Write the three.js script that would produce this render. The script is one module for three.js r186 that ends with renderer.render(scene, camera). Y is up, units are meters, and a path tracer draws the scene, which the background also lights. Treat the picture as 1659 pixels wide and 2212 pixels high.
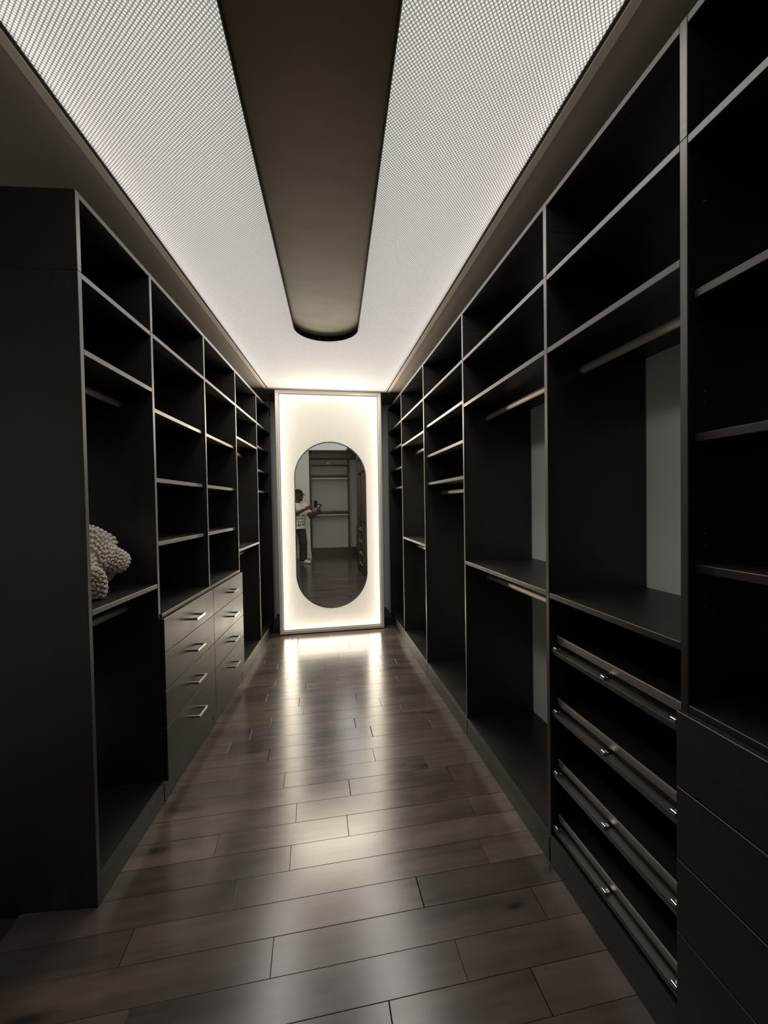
import * as THREE from 'three';
import { RectAreaLightUniformsLib } from 'three/addons/lights/RectAreaLightUniformsLib.js';
import { mergeGeometries } from 'three/addons/utils/BufferGeometryUtils.js';

// ------------------------------------------------------------------ camera, light, exposure
RectAreaLightUniformsLib.init();
const scene = new THREE.Scene();
scene.background = new THREE.Color(0x000000);
const EYE = 1.355;
const camera = new THREE.PerspectiveCamera(104.135, 1659 / 2212, 0.01, 60);
camera.position.set(0, EYE, 0);
camera.rotation.order = 'YXZ';
camera.rotation.set(-0.020119, -0.171625, -0.016803);
const renderer = new THREE.WebGLRenderer({ antialias: true });
renderer.toneMapping = THREE.LinearToneMapping;
renderer.toneMappingExposure = 1.0;
renderer.shadowMap.enabled = true;

const CEIL = { glow: [1.0, 0.955, 0.915], fabric: 0.72, front: 4.35, strip: 2.2 };     // ceiling light panel
const WALL = { glow: [1.0, 0.915, 0.76], fabric: 0.50, front: 10.8, strip: 6.0 };      // mirror light panel
function rectLight(parent, w, h, rgb, power, p, to) {
  const l = new THREE.RectAreaLight(new THREE.Color().setRGB(...rgb), power, w, h);
  l.position.set(...p); l.lookAt(new THREE.Vector3(...to)); parent.add(l); return l;
}

// ------------------------------------------------------------------ helpers
let seed = 20231;
const rnd = () => { seed = (seed * 1664525 + 1013904223) >>> 0; return seed / 4294967296; };
const lerp = (a, b, t) => a + (b - a) * t, clamp = (x, a = 0, b = 1) => Math.min(b, Math.max(a, x));
const names = {};
function numbered(n) { const k = names[n] = (names[n] ?? -1) + 1; return k ? n + '_' + String(k).padStart(3, '0') : n; }
function base(name, p = [0, 0, 0], turn = 0) {
  const g = new THREE.Group(); g.name = numbered(name); g.position.set(...p); g.rotation.y = turn; scene.add(g); return g;
}
function tag(o, label, category, group) { o.userData.label = label; o.userData.category = category; if (group) o.userData.group = group; return o; }
function part(name, geo, mat, parent, p) {
  const m = new THREE.Mesh(Array.isArray(geo) ? join(geo) : geo, mat);
  m.name = name; m.castShadow = m.receiveShadow = true; if (p) m.position.set(...p);
  if (parent) parent.add(m); return m;
}
function top(name, geo, mat, p) { const m = part(numbered(name), geo, mat, scene, p); return m; }
function structure(name, geo, mat, p) { const m = part(name, geo, mat, scene, p); m.userData.kind = 'structure'; return m; }
function join(list) {
  return mergeGeometries(list.map((g) => { g = g.index ? g.toNonIndexed() : g; for (const k of Object.keys(g.attributes)) if (!['position', 'normal', 'uv'].includes(k)) g.deleteAttribute(k); return g; }));
}
// a board with chamfered edges, uv in metres; grain runs along its longest side (u)
const boards = new Map();
function board(w, h, d, c = 0.0012) {
  const key = [w, h, d, c].map((x) => x.toFixed(4)).join();
  if (boards.has(key)) return boards.get(key);
  const s = [w / 2, h / 2, d / 2], pos = [], nor = [], uv = [], long = s.indexOf(Math.max(...s));
  const P = (sx, sy, sz, ax) => { const q = [sx * s[0], sy * s[1], sz * s[2]]; for (let i = 0; i < 3; i++) if (i !== ax) q[i] -= Math.sign(q[i]) * c; return q; };
  const tri = (pts, n, ax) => {
    const e1 = pts[1].map((v, i) => v - pts[0][i]), e2 = pts[2].map((v, i) => v - pts[0][i]);
    const cr = [e1[1] * e2[2] - e1[2] * e2[1], e1[2] * e2[0] - e1[0] * e2[2], e1[0] * e2[1] - e1[1] * e2[0]];
    if (cr[0] * n[0] + cr[1] * n[1] + cr[2] * n[2] < 0) pts = [pts[0], pts[2], pts[1]];
    const us = [0, 1, 2].filter((i) => i !== ax); const U = us.includes(long) ? long : us[0], V = us.find((i) => i !== U);
    for (const q of pts) { pos.push(...q); nor.push(...n); uv.push(q[U] + s[U], q[V] + s[V]); }
  };
  const quad = (a, b, cc, dd, n, ax) => { tri([a, b, cc], n, ax); tri([a, cc, dd], n, ax); };
  const S = (arr) => { const l = Math.hypot(...arr); return arr.map((x) => x / l); };
  for (let ax = 0; ax < 3; ax++) for (const g of [-1, 1]) {
    const mk = (a, b) => { const q = [0, 0, 0]; q[ax] = g; const o = [0, 1, 2].filter((i) => i !== ax); q[o[0]] = a; q[o[1]] = b; return P(...q, ax); };
    const n = [0, 0, 0]; n[ax] = g; quad(mk(-1, -1), mk(1, -1), mk(1, 1), mk(-1, 1), n, ax);
  }
  for (let ax = 0; ax < 3; ax++) {                                    // edges along ax
    const [i, j] = [0, 1, 2].filter((k) => k !== ax);
    for (const a of [-1, 1]) for (const b of [-1, 1]) {
      const q = (t, own) => { const v = [0, 0, 0]; v[ax] = t; v[i] = a; v[j] = b; return P(...v, own); };
      const n = [0, 0, 0]; n[i] = a; n[j] = b; quad(q(-1, i), q(1, i), q(1, j), q(-1, j), S(n), i);
    }
  }
  for (const a of [-1, 1]) for (const b of [-1, 1]) for (const e of [-1, 1]) tri([P(a, b, e, 0), P(a, b, e, 1), P(a, b, e, 2)], S([a, b, e]), 0);
  const geo = new THREE.BufferGeometry();
  geo.setAttribute('position', new THREE.Float32BufferAttribute(pos, 3)); geo.setAttribute('normal', new THREE.Float32BufferAttribute(nor, 3)); geo.setAttribute('uv', new THREE.Float32BufferAttribute(uv, 2));
  boards.set(key, geo); return geo;
}
const bx = (w, h, d, x, y, z, c) => board(w, h, d, c).clone().translate(x, y, z);
const cyl = (r, h, seg = 16, r2 = r) => new THREE.CylinderGeometry(r2, r, h, seg);

// ------------------------------------------------------------------ noise and textures
function tileNoise(n, px, py, octaves, s0) {                          // tiling value noise, px by py cells at the first octave
  const out = new Float32Array(n * n); let amp = 1, sum = 0, s = s0;
  const r = () => { s = (s * 1664525 + 1013904223) >>> 0; return s / 4294967296; };
  for (let o = 0; o < octaves; o++) {
    const gx = px << o, gy = py << o; if (gx > n || gy > n) break;
    const g = new Float32Array(gx * gy).map(r);
    for (let y = 0; y < n; y++) { const fy = y / n * gy, y0 = Math.floor(fy), ty = fy - y0, sy = ty * ty * (3 - 2 * ty);
      for (let x = 0; x < n; x++) { const fx = x / n * gx, x0 = Math.floor(fx), tx = fx - x0, sx = tx * tx * (3 - 2 * tx);
        const a = g[(y0 % gy) * gx + x0 % gx], b = g[(y0 % gy) * gx + (x0 + 1) % gx], c = g[((y0 + 1) % gy) * gx + x0 % gx], d = g[((y0 + 1) % gy) * gx + (x0 + 1) % gx];
        out[y * n + x] += amp * lerp(lerp(a, b, sx), lerp(c, d, sx), sy); } }
    sum += amp; amp *= 0.55;
  }
  for (let i = 0; i < out.length; i++) out[i] /= sum;
  return out;
}
function texture(n, fn, srgb, metres = 1, m) {
  const data = new Uint8Array(n * (m ?? n) * 4);
  for (let y = 0; y < (m ?? n); y++) for (let x = 0; x < n; x++) { const c = fn(x, y), i = (y * n + x) * 4; for (let k = 0; k < 3; k++) data[i + k] = clamp(Array.isArray(c) ? c[k] : c) * 255; data[i + 3] = 255; }
  const t = new THREE.DataTexture(data, n, m ?? n); t.wrapS = t.wrapT = THREE.RepeatWrapping; t.magFilter = THREE.LinearFilter; t.minFilter = THREE.LinearMipmapLinearFilter; t.generateMipmaps = true;
  if (srgb) t.colorSpace = THREE.SRGBColorSpace; const r = Array.isArray(metres) ? metres : [metres, metres]; t.repeat.set(1 / r[0], 1 / r[1]); t.needsUpdate = true; return t;
}
const N = 512;
const fine = tileNoise(N, 8, 128, 3, 11), broad = tileNoise(N, 3, 12, 4, 23), blot = tileNoise(N, 6, 6, 5, 37);
// dark laminate: brushed vertical-ish grain
const lamColor = texture(N, (x, y) => { const i = y * N + x, v = 0.80 + 0.22 * (fine[i] - 0.5) + 0.20 * (broad[i] - 0.5); return [v, v * 0.985, v * 0.97]; }, true, [1.3, 0.42]);
const lamRough = texture(N, (x, y) => { const i = y * N + x; return 0.86 + 0.16 * (fine[i] - 0.5) + 0.22 * (blot[i] - 0.5); }, false, [1.3, 0.42]);
const C = (r, g, b) => new THREE.Color().setRGB(r, g, b);
const M = {};
M.laminate = new THREE.MeshPhysicalMaterial({ color: C(0.0095, 0.0064, 0.0054), map: lamColor, ior: 1.66, specularColor: C(1, 0.95, 0.88), roughness: 0.50, roughnessMap: lamRough });
M.fronts = M.laminate;
M.metal = new THREE.MeshStandardMaterial({ color: C(0.72, 0.70, 0.66), metalness: 1, roughness: 0.24 });
M.clip = new THREE.MeshStandardMaterial({ color: C(0.86, 0.85, 0.83), metalness: 1, roughness: 0.08 });
M.rod = new THREE.MeshStandardMaterial({ color: C(0.74, 0.68, 0.58), metalness: 0.7, roughness: 0.45 });
M.fence = new THREE.MeshStandardMaterial({ color: C(0.42, 0.39, 0.36), metalness: 0.9, roughness: 0.36 });
M.hole = new THREE.MeshStandardMaterial({ color: C(0.18, 0.17, 0.16), metalness: 1, roughness: 0.4 });
M.frame = new THREE.MeshStandardMaterial({ color: C(0.74, 0.68, 0.61), roughness: 0.5 });
M.rim = new THREE.MeshStandardMaterial({ color: C(0.030, 0.028, 0.022), roughness: 0.6 });
M.white = new THREE.MeshStandardMaterial({ color: C(0.8, 0.78, 0.74), roughness: 0.7 });
M.black = new THREE.MeshPhysicalMaterial({ color: C(0.010, 0.010, 0.010), roughness: 0.5, specularIntensity: 0.35 });
M.cord = new THREE.MeshStandardMaterial({ color: C(0.01, 0.01, 0.01), roughness: 0.6 });
const paintBump = texture(256, (x, y) => blot[(y * 2) * N + x * 2] * 0.6 + 0.4 * fine[(y * 2) * N + (x * 2)], false, 0.35);
M.wall = new THREE.MeshStandardMaterial({ color: C(0.76, 0.755, 0.715), roughness: 0.85 });
M.pale = new THREE.MeshStandardMaterial({ color: C(0.86, 0.86, 0.83), roughness: 0.8 });
M.ceiling = new THREE.MeshStandardMaterial({ color: C(0.32, 0.285, 0.25), roughness: 0.9 });
M.backWall = M.wall.clone(); M.backWall.color = C(0.56, 0.55, 0.52);
M.trim = new THREE.MeshStandardMaterial({ color: C(0.74, 0.73, 0.70), roughness: 0.45 });

// ------------------------------------------------------------------ room geometry (metres, x right, z towards the photographer)
const XR = 0.842, ZEND = -4.35, DEPTH = 0.41, AL = 0.0971644, DL = -0.893;
const XWALL = XR + DEPTH + 0.005, ZWALL = ZEND - DEPTH - 0.005, HC = 2.5535, HTOP = 2.625, ZBACK = 1.72, ZJAMB = 1.06, XJAMB = -0.115, XWEST = -1.85;
const nL = new THREE.Vector3(Math.cos(AL), 0, Math.sin(AL)), dL = new THREE.Vector3(Math.sin(AL), 0, -Math.cos(AL));   // normal and run of the left cabinets
const TL = Math.PI / 2 - AL;
const leftPoint = (s, out = 0) => nL.clone().multiplyScalar(DL + out).addScaledVector(dL, s);          // s along the run
const sOfZ = (z) => { const p0 = leftPoint(0); return (z - p0.z) / dL.z; };

// --- floor of single planks
{
  const floor = new THREE.Group(); floor.name = 'floor'; floor.userData.kind = 'structure'; scene.add(floor);
  const grain = tileNoise(N, 4, 64, 3, 71), wave = tileNoise(N, 4, 10, 4, 73), mott = tileNoise(N, 5, 8, 5, 77), fleck = tileNoise(N, 16, 40, 2, 79);
  const knots = []; for (let i = 0; i < 14; i++) knots.push([rnd() * N, rnd() * N, 3 + rnd() * 6]);
  const col = texture(N, (x, y) => { const i = y * N + x;
    let v = 0.74 + 0.12 * (grain[i] - 0.5) + 0.34 * (wave[i] - 0.5) + 0.30 * (mott[i] - 0.5) + 0.05 * (fleck[i] - 0.5);
    for (const [kx, ky, r] of knots) { const dx = Math.min(Math.abs(x - kx), N - Math.abs(x - kx)) / 2.2, dy = Math.min(Math.abs(y - ky), N - Math.abs(y - ky)), q = Math.hypot(dx, dy) / r; if (q < 3) v -= 0.30 * Math.exp(-q * q); }
    const warm = 0.03 * (wave[i] - 0.5); return [v * (1 + warm), v * (0.965), v * (0.93 - warm)]; }, true, [1.9, 1.15]);
  const rough = texture(N, (x, y) => { const i = y * N + x; return 0.80 + 0.16 * (grain[i] - 0.5) + 0.14 * (mott[i] - 0.5); }, false, [1.9, 1.15]);
  const tones = [[0.152, 0.130, 0.121], [0.140, 0.121, 0.115], [0.126, 0.107, 0.098], [0.162, 0.140, 0.130], [0.145, 0.121, 0.107], [0.112, 0.097, 0.093]].map((c) =>
    new THREE.MeshPhysicalMaterial({ color: C(...c), map: col, roughness: 0.26, roughnessMap: rough, ior: 1.72 }));
  part('subfloor', board(XWALL - XWEST, 0.04, ZBACK - ZWALL).clone(), new THREE.MeshStandardMaterial({ color: C(0.012, 0.01, 0.009), roughness: 0.9 }), floor, [(XWALL + XWEST) / 2, -0.034, (ZBACK + ZWALL) / 2]);
  const P = 0.1122, Z0 = -1.048, joints = { '-1': [0.172, 0.591], 0: [0.40, -0.52], 1: [-0.154, 0.72], 2: [0.335, -0.60], 3: [-0.30, 0.62], 4: [0.69, -0.12], 5: [0.111, -0.415, 0.66], 6: [-0.107, 0.43], 7: [0.138, 0.64], 8: [-0.175, 0.55], 9: [0.288, -0.42], 10: [-0.274, 0.729], 11: [0.307, -0.50, 0.678], 12: [0.219, -0.40], 13: [-0.295, 0.536], 14: [0.416, -0.10], 15: [-0.133, 0.261], 16: [0.47, -0.36], 17: [-0.095, 0.60], 18: [0.148, -0.321], 19: [0.50, -0.24], 20: [0.053, 0.66], 21: [0.547, -0.33], 22: [0.184, -0.452], 23: [-0.188, 0.44], 24: [0.30], 25: [-0.02, 0.6], 26: [0.21, -0.37] };
  for (let k = -24; k * P < -Z0 - ZWALL - 2 * 1.048 + 0.1 && k < 33; k++) {
    const z = Z0 - P * (k + 0.5); if (z > ZBACK || z < ZWALL) continue;
    const left = z < -1.4 ? Math.max(-1.25, -1.0 - 0.0) : XWEST + 0.02, right = z < -0.5 ? 0.95 : XWALL - 0.01;
    const js = (joints[k] ?? [left + 0.25 + rnd() * 0.6, left + 1.1 + rnd() * 0.5, left + 2.0 + rnd() * 0.6]).filter((x) => x > left + 0.12 && x < right - 0.12).sort((a, b) => a - b);
    const xs = [left, ...js, right];
    for (let i = 0; i + 1 < xs.length; i++) {
      const w = Math.round((xs[i + 1] - xs[i] - 0.0011) * 250) / 250, g = board(w, 0.014, P - 0.0008, 0.0008).clone(), o = [rnd() * 1.9, rnd() * 1.15];
      const uv = g.attributes.uv; for (let q = 0; q < uv.count; q++) uv.setXY(q, uv.getX(q) + o[0], uv.getY(q) + o[1]);
      part('plank', g, tones[Math.floor(rnd() * 6)], floor, [(xs[i] + xs[i + 1]) / 2, -0.007 + (rnd() - 0.5) * 0.0005, z]).rotation.x = (rnd() - 0.5) * 0.0007;
    }
  }
}
// --- walls and ceiling
const slab = (x0, x1, y0, y1, z0, z1) => bx(x1 - x0, y1 - y0, z1 - z0, (x0 + x1) / 2, (y0 + y1) / 2, (z0 + z1) / 2, 0.0005);
{ // ceiling with a trough that takes the light panel
  const o = 0.034, xl = (z) => -0.846 - 0.0935 * z - o, xr = (z) => 0.7575 - 0.006 * z + o, q = new THREE.Shape(), h = new THREE.Path();
  q.moveTo(XWEST - 0.1, -ZBACK - 0.1); q.lineTo(XWALL + 0.1, -ZBACK - 0.1); q.lineTo(XWALL + 0.1, -ZWALL + 0.1); q.lineTo(XWEST - 0.1, -ZWALL + 0.1); q.closePath();
  h.moveTo(xl(1.035), -1.035); h.lineTo(xl(-4.254), 4.254); h.lineTo(xr(-4.254), 4.254); h.lineTo(xr(1.035), -1.035); h.closePath(); q.holes.push(h);
  structure('ceiling', [new THREE.ExtrudeGeometry(q, { depth: 0.07, bevelEnabled: false }).rotateX(-Math.PI / 2).translate(0, HC, 0), slab(XWEST - 0.1, XWALL + 0.1, HTOP, HTOP + 0.06, ZWALL - 0.1, ZBACK + 0.1)], M.ceiling);
}
structure('wall_right', slab(XWALL, XWALL + 0.1, -0.06, HC, ZWALL, ZBACK), M.wall);
structure('wall_far', slab(XWEST, XWALL + 0.1, -0.06, HC, ZWALL - 0.1, ZWALL), M.wall);
structure('wall_back', slab(XJAMB, XWALL + 0.1, -0.06, HC, ZBACK, ZBACK + 0.1), M.backWall);
structure('wall_jamb', slab(XWEST, XJAMB, -0.06, HC, ZJAMB, ZBACK + 0.1), M.pale);
structure('wall_entry', slab(XWEST - 0.1, XWEST, -0.06, HC, ZWALL, ZBACK), M.pale);
{ // wall behind the left cabinets
  const p0 = leftPoint(sOfZ(-1.47), -DEPTH - 0.056), p1 = leftPoint(sOfZ(-4.9), -DEPTH - 0.056), L = p0.distanceTo(p1);
  const w = structure('wall_left', board(L, HC + 0.06, 0.1, 0.0005), M.wall); w.position.set((p0.x + p1.x) / 2, HC / 2 - 0.03, (p0.z + p1.z) / 2); w.rotation.y = TL;
}
structure('baseboard_jamb', [slab(XWEST, XJAMB, 0.0, 0.15, ZJAMB - 0.016, ZJAMB), slab(XWEST, XJAMB + 0.006, 0.0, 0.03, ZJAMB - 0.026, ZJAMB), slab(XJAMB, XJAMB + 0.016, 0.0, 0.15, ZJAMB - 0.016, ZBACK - 0.415), slab(XJAMB, XJAMB + 0.026, 0.0, 0.03, ZJAMB - 0.026, ZBACK - 0.415)], M.trim);

// ------------------------------------------------------------------ closet units. local frame: x along the run, y up, z out of the front (front at z = 0)
const T = 0.019;
function unit(o) {
  const u = base('closet_unit', o.at, o.turn); tag(u, o.label, 'cabinet');
  const D = DEPTH, H = o.H, W = o.W;
  const vert = (x, y0, y1, z = 0, d = D, w = T) => {
    if (y0 || !o.deck || (o.full && x === 0)) return part('side_panel', board(w, y1 - y0 - 0.0008, d), M.laminate, u, [x, (y0 + y1) / 2, z - d / 2]);
    const k = o.deck - T; part('side_panel', [bx(w, y1 - k - 0.0008, d, 0, (y1 + k) / 2, -d / 2), bx(w, k, d - 0.021, 0, k / 2, -d / 2 - 0.0105)], M.laminate, u, [x, 0, z]);
  };
  for (const x of o.panels) { if (o.A) { vert(x, 0, o.A); vert(x, o.A, H); } else vert(x, 0, H); }
  for (const [x, y0, y1] of o.dividers ?? []) vert(x, y0, y1, -0.001, D - 0.002);
  for (const [x0, x1] of o.bays) {
    const w = x1 - x0, x = (x0 + x1) / 2, sh = (n, y, back = 0, d = D - back, th = T) => part(n, board(w - 0.001, th, d), M.laminate, u, [x, y - th / 2, -back - d / 2]);
    if (!o.open) sh('top_panel', H - 0.0005, 0.0006);
    if (o.A) sh('fixed_shelf', o.A, 0.0006);
    if (o.deck) { sh('deck', o.deck, 0.0006); const k0 = o.full && x0 < T ? x0 + 0.0005 : x0 - T / 2 + 0.003, k1 = x1 + T / 2 - 0.003; part('toe_kick', board(k1 - k0, o.deck - T - 0.001, 0.016), M.laminate, u, [(k0 + k1) / 2, (o.deck - T) / 2, -0.0086]); }
    for (const y of o.fixed ?? []) sh('fixed_shelf', y, 0.0006);
    if (o.back) part('back_panel', board(w - 0.001, H, 0.006), M.laminate, u, [x, H / 2, -D - 0.004]);
  }
  for (const [bay, ys] of o.loose ?? []) { const [x0, x1] = o.bays[bay]; for (const y of ys) part('shelf', board(x1 - x0 - 0.003, T, D - 0.025), M.laminate, u, [(x0 + x1) / 2, y - T / 2, -0.016 - (D - 0.025) / 2]); }
  for (const [bay, y] of o.rods ?? []) {
    const [x0, x1] = o.bays[bay], L = x1 - x0, r = part('hanging_rod', tubeOval(L - 0.004), M.rod, u, [(x0 + x1) / 2, y, -0.145]);
    for (const e of [-1, 1]) part('rod_flange', cyl(0.021, 0.006, 20).rotateZ(Math.PI / 2), M.hole, r, [e * (L / 2 - 0.0035), 0, 0]);
  }
  return u;
}
const ovals = new Map();
function tubeOval(L) {
  const k = L.toFixed(3); if (ovals.has(k)) return ovals.get(k);
  const g = new THREE.CylinderGeometry(1, 1, L, 24, 1).rotateZ(Math.PI / 2).scale(1, 0.0145, 0.0095); g.computeVertexNormals(); ovals.set(k, g); return g;
}
function drawer(u, x0, x1, y0, y1, handle) {
  const d = part('drawer', [bx(x1 - x0 - 0.003, y1 - y0 - 0.003, T, 0, 0, T / 2 + 0.001, 0.0015), bx(x1 - x0 - 0.06, y1 - y0 - 0.05, 0.34, 0, 0, -0.171)], M.fronts, u, [(x0 + x1) / 2, (y0 + y1) / 2, 0]);
  if (handle) part('handle', pull, M.metal, d, [0, handle, T + 0.001]);
}
const pull = join([bx(0.112, 0.011, 0.008, 0, 0, 0.043, 0.0008), bx(0.010, 0.011, 0.040, -0.051, 0, 0.020, 0.0008), bx(0.010, 0.011, 0.040, 0.051, 0, 0.020, 0.0008)]);
function pins(u, x, side, list) { for (const [y, z] of list) part('shelf_pin', cyl(0.0028, 0.006, 10).rotateZ(Math.PI / 2), M.hole, u, [x + side * (T / 2 + 0.002), y, z]); }

// right-hand run: local x runs towards the camera; z of the panel centres
const RZ = { a: -3.795, b: -2.998, c: -2.170, d: -1.346, e: -0.7915, f: -0.49 }, HR = 2.438, TR = -Math.PI / 2;
function rightUnit(z0, z1, o) { return unit({ H: HR, A: 2.172, deck: 0.115, W: z1 - z0, at: [XR, 0, z0], turn: TR, bays: [[T / 2, z1 - z0 - T / 2]], panels: [z1 - z0], ...o }); }
rightUnit(-4.50, RZ.a, { label: 'farthest right-hand dark shelving unit with five shelves, beside the lit mirror panel', loose: [[0, [1.955, 1.73, 1.53]]], fixed: [], panels: [T / 2, RZ.a + 4.50], back: true });
rightUnit(RZ.a, RZ.b, { label: 'dark right-hand double-hang unit, second from the mirror, with short upper rod', fixed: [1.922, 1.035], rods: [[0, 1.845], [0, 0.945]] });
const r2 = rightUnit(RZ.b, RZ.c, { label: 'dark right-hand unit with four stacked shelves above one long-hang rod', loose: [[0, [1.950, 1.722, 1.512]]], rods: [[0, 1.436]] });
rightUnit(RZ.c, RZ.d, { label: 'dark right-hand double-hang unit with grey wall showing through its open back', fixed: [1.913, 1.022], rods: [[0, 1.838], [0, 0.925]] });
const shoe = rightUnit(RZ.d, RZ.e, { label: 'dark right-hand unit with four slanted shoe shelves under a hanging rod', fixed: [1.910, 1.018], rods: [[0, 1.838]] });
{ // slanted shoe shelves with a metal fence on three clips
  const w = RZ.e - RZ.d - T, tilt = 0.20, D = 0.385;
  for (const y of [0.812, 0.582, 0.355, 0.150]) {
    const s = part('shoe_shelf', [bx(w - 0.002, T, D, 0, -T / 2, -D / 2)], M.laminate, shoe, [T / 2 + w / 2, y, -0.004]); s.rotation.x = tilt;
    part('fence', bx(w - 0.03, 0.030, 0.005, 0, 0, 0, 0.0008), M.fence, s, [0, 0.032, -0.028]);
    for (const k of [-1, 0, 1]) { const c = part('fence_clip', [bx(0.014, 0.006, 0.022, 0, 0.003, -0.018, 0.0012), cyl(0.0055, 0.015, 18).rotateZ(Math.PI / 2).translate(0, 0.0055, -0.006), bx(0.014, 0.034, 0.004, 0, 0.020, -0.034, 0.0008)], M.clip, s, [k * (w / 2 - 0.026), 0, 0]); c.name = 'fence_clip'; }
  }
}
const r5 = rightUnit(RZ.e, RZ.f, { label: 'narrow dark tower of shelves over plain drawers at the right edge', loose: [[0, [1.828, 1.503, 1.204]]], fixed: [0.878] });
{ const b = [0.0, RZ.f - RZ.e + T / 2]; for (const [y0, y1] of [[0.686, 0.864], [0.513, 0.686], [0.338, 0.513], [0.112, 0.338]]) drawer(r5, b[0] - 0.004, b[1], y0, y1); }
pins(r5, 0, 1, [[1.245, -0.045], [1.275, -0.045], [1.575, -0.045], [1.60, -0.045], [1.105, -0.045], [1.135, -0.045], [2.03, -0.045]]);
pins(shoe, 0, 1, [[0.72, -0.05], [0.75, -0.05], [0.49, -0.05], [0.52, -0.05]]);

// left-hand run: local x runs away from the camera
const LZ = { a: -1.489, b: -1.958, c: -2.592, d: -3.224, e: -3.878 }, HL = 2.406;
function leftUnit(z0, z1, o) {
  const s0 = sOfZ(z0), s1 = sOfZ(z1), p = leftPoint(s0);
  return unit({ H: HL, A: 2.143, deck: 0.104, W: s1 - s0, at: [p.x, 0, p.z], turn: TL, bays: [[T / 2, s1 - s0 - T / 2]], panels: [0], ...o });
}
leftUnit(LZ.a, LZ.b, { label: 'nearest left-hand dark unit, its broad end panel towards the camera', full: true, fixed: [1.892, 1.010], rods: [[0, 1.820], [0, 0.905]] });
{
  const s0 = sOfZ(LZ.b), m = sOfZ(LZ.c) - s0, w = sOfZ(LZ.d) - s0;
  const u = leftUnit(LZ.b, LZ.d, { label: 'dark left-hand unit of open shelves over eight handled drawers', bays: [[T / 2, m - T / 2], [m + T / 2, w - T / 2]], dividers: [[m, 0.868, HL]], loose: [[0, [1.814, 1.493, 1.196]], [1, [1.814, 1.493, 1.196]]] });
  part('counter', board(w - T - 0.0006, T, DEPTH + 0.004), M.laminate, u, [w / 2, 0.868 - T / 2, -DEPTH / 2 + 0.004]);
  for (const [x0, x1] of [[-0.003, m], [m, w + 0.004]]) for (const [y0, y1] of [[0.690, 0.848], [0.517, 0.690], [0.347, 0.517], [0.096, 0.347]]) drawer(u, x0, x1, y0, y1, y1 === 0.347 ? 0.033 : 0.001);
}
leftUnit(LZ.d, LZ.e, { label: 'dark left-hand double-hang unit just beyond the drawers', fixed: [1.900, 1.022], rods: [[0, 1.825], [0, 0.93]] });
leftUnit(LZ.e, -4.47, { label: 'farthest left-hand dark shelving unit, in shade beside the lit mirror panel', loose: [[0, [1.935, 1.708, 1.505]]], panels: [0, sOfZ(-4.47) - sOfZ(LZ.e)], back: true });
// end wall unit behind the mirror panel, open to the grey wall
unit({ H: HR, A: 0, deck: 0.10, W: 1.288, at: [-0.454, 0, ZEND], turn: 0, open: true, bays: [[0.0, 1.288]], panels: [0.12, 1.16], fixed: [], label: 'dark low base unit along the end wall, mostly hidden behind the lit mirror panel' });
// back unit, seen in the mirror
{
  const W = 0.92;
  const u = unit({ H: 2.42, A: 0, deck: 0.16, W: 1.34, at: [XWALL - 0.002, 0, ZBACK - DEPTH], turn: Math.PI, bays: [[T, 0.40], [0.40 + T, 1.34 - T]], panels: [T / 2, 0.40 + T / 2, 1.34 - T / 2], fixed: [], label: 'dark open-backed unit with two bright rods, seen in the mirror' });
  const c = (0.40 + T + 1.34 - T) / 2, w = 1.34 - T - 0.40 - T - 0.002;
  for (const y of [2.265, 2.005, 1.10]) part('fixed_shelf', board(w, 0.028, DEPTH), M.laminate, u, [c, y - 0.014, -DEPTH / 2]);
  for (const y of [1.91, 1.01]) { const r = part('hanging_rod', tubeOval(w - 0.004), M.rod, u, [c, y, -0.12]); for (const e of [-1, 1]) part('rod_flange', cyl(0.021, 0.006, 20).rotateZ(Math.PI / 2), M.hole, r, [e * (w / 2 - 0.0035), 0, 0]); }
  part('header', board(1.30, HC - 2.42 - 0.002, 0.02), M.laminate, u, [0.67, (HC + 2.42) / 2, -0.012]);
  const b = tag(top('small_box', bx(0.045, 0.026, 0.02, 0, 0.013, 0), M.white, [0.335, 2.265, ZBACK - DEPTH + 0.02]), 'small white box on the top shelf seen in the mirror', 'box');
}

// ------------------------------------------------------------------ luminous stretch fabric: a diamond lattice of pale threads round bright cells
const cells = (() => { const n = 8, a = new Float32Array(n * n * 2).map(rnd); return (i, j, k) => a[(((j % n) + n) % n * n + ((i % n) + n) % n) * 2 + k]; })();
const latticeFn = (lo) => (x, y) => {                                 // 8 by 8 diamonds to the tile
  const u = x / N * 8, v = y / N * 8, p = u + v, q = u - v, i = Math.floor(p), j = Math.floor(q), fp = p - i - 0.5, fq = q - j - 0.5;
  const d = Math.max(Math.abs(fp), Math.abs(fq)) * 2, r = Math.hypot(fp, fq) * 2, sp = cells(i, j, 0), sp2 = cells(i, j, 1);
  let w = clamp((0.86 - Math.max(r * 0.98, d)) / 0.22); w = w * w * (3 - 2 * w);
  const a = sp * 6.28, cx = fp * Math.cos(a) + fq * Math.sin(a); w *= 1 - (sp2 > 0.45 ? 0.42 * Math.exp(-cx * cx / 0.006) * clamp(1 - r * 1.2) : 0);
  const t = lo + (1 - lo) * w * (0.86 + 0.14 * sp2); return [t, t, t];
};
const lattice = texture(N, latticeFn(0.55), true), lattice2 = texture(N, latticeFn(0.74), true);
lattice.repeat.set(1 / (0.0122 * 8), 1 / (0.0122 * 8)); lattice2.repeat.set(1 / (0.0122 * 8), 1 / (0.0122 * 8));
const fabric = (k, tex) => new THREE.MeshPhysicalMaterial({ color: C(0.85, 0.83, 0.79), map: tex, roughness: 1, transmission: 0.5, thickness: 0, specularIntensity: 0.1, emissive: C(...k.glow), emissiveMap: tex, emissiveIntensity: k.fabric * 2 });

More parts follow.
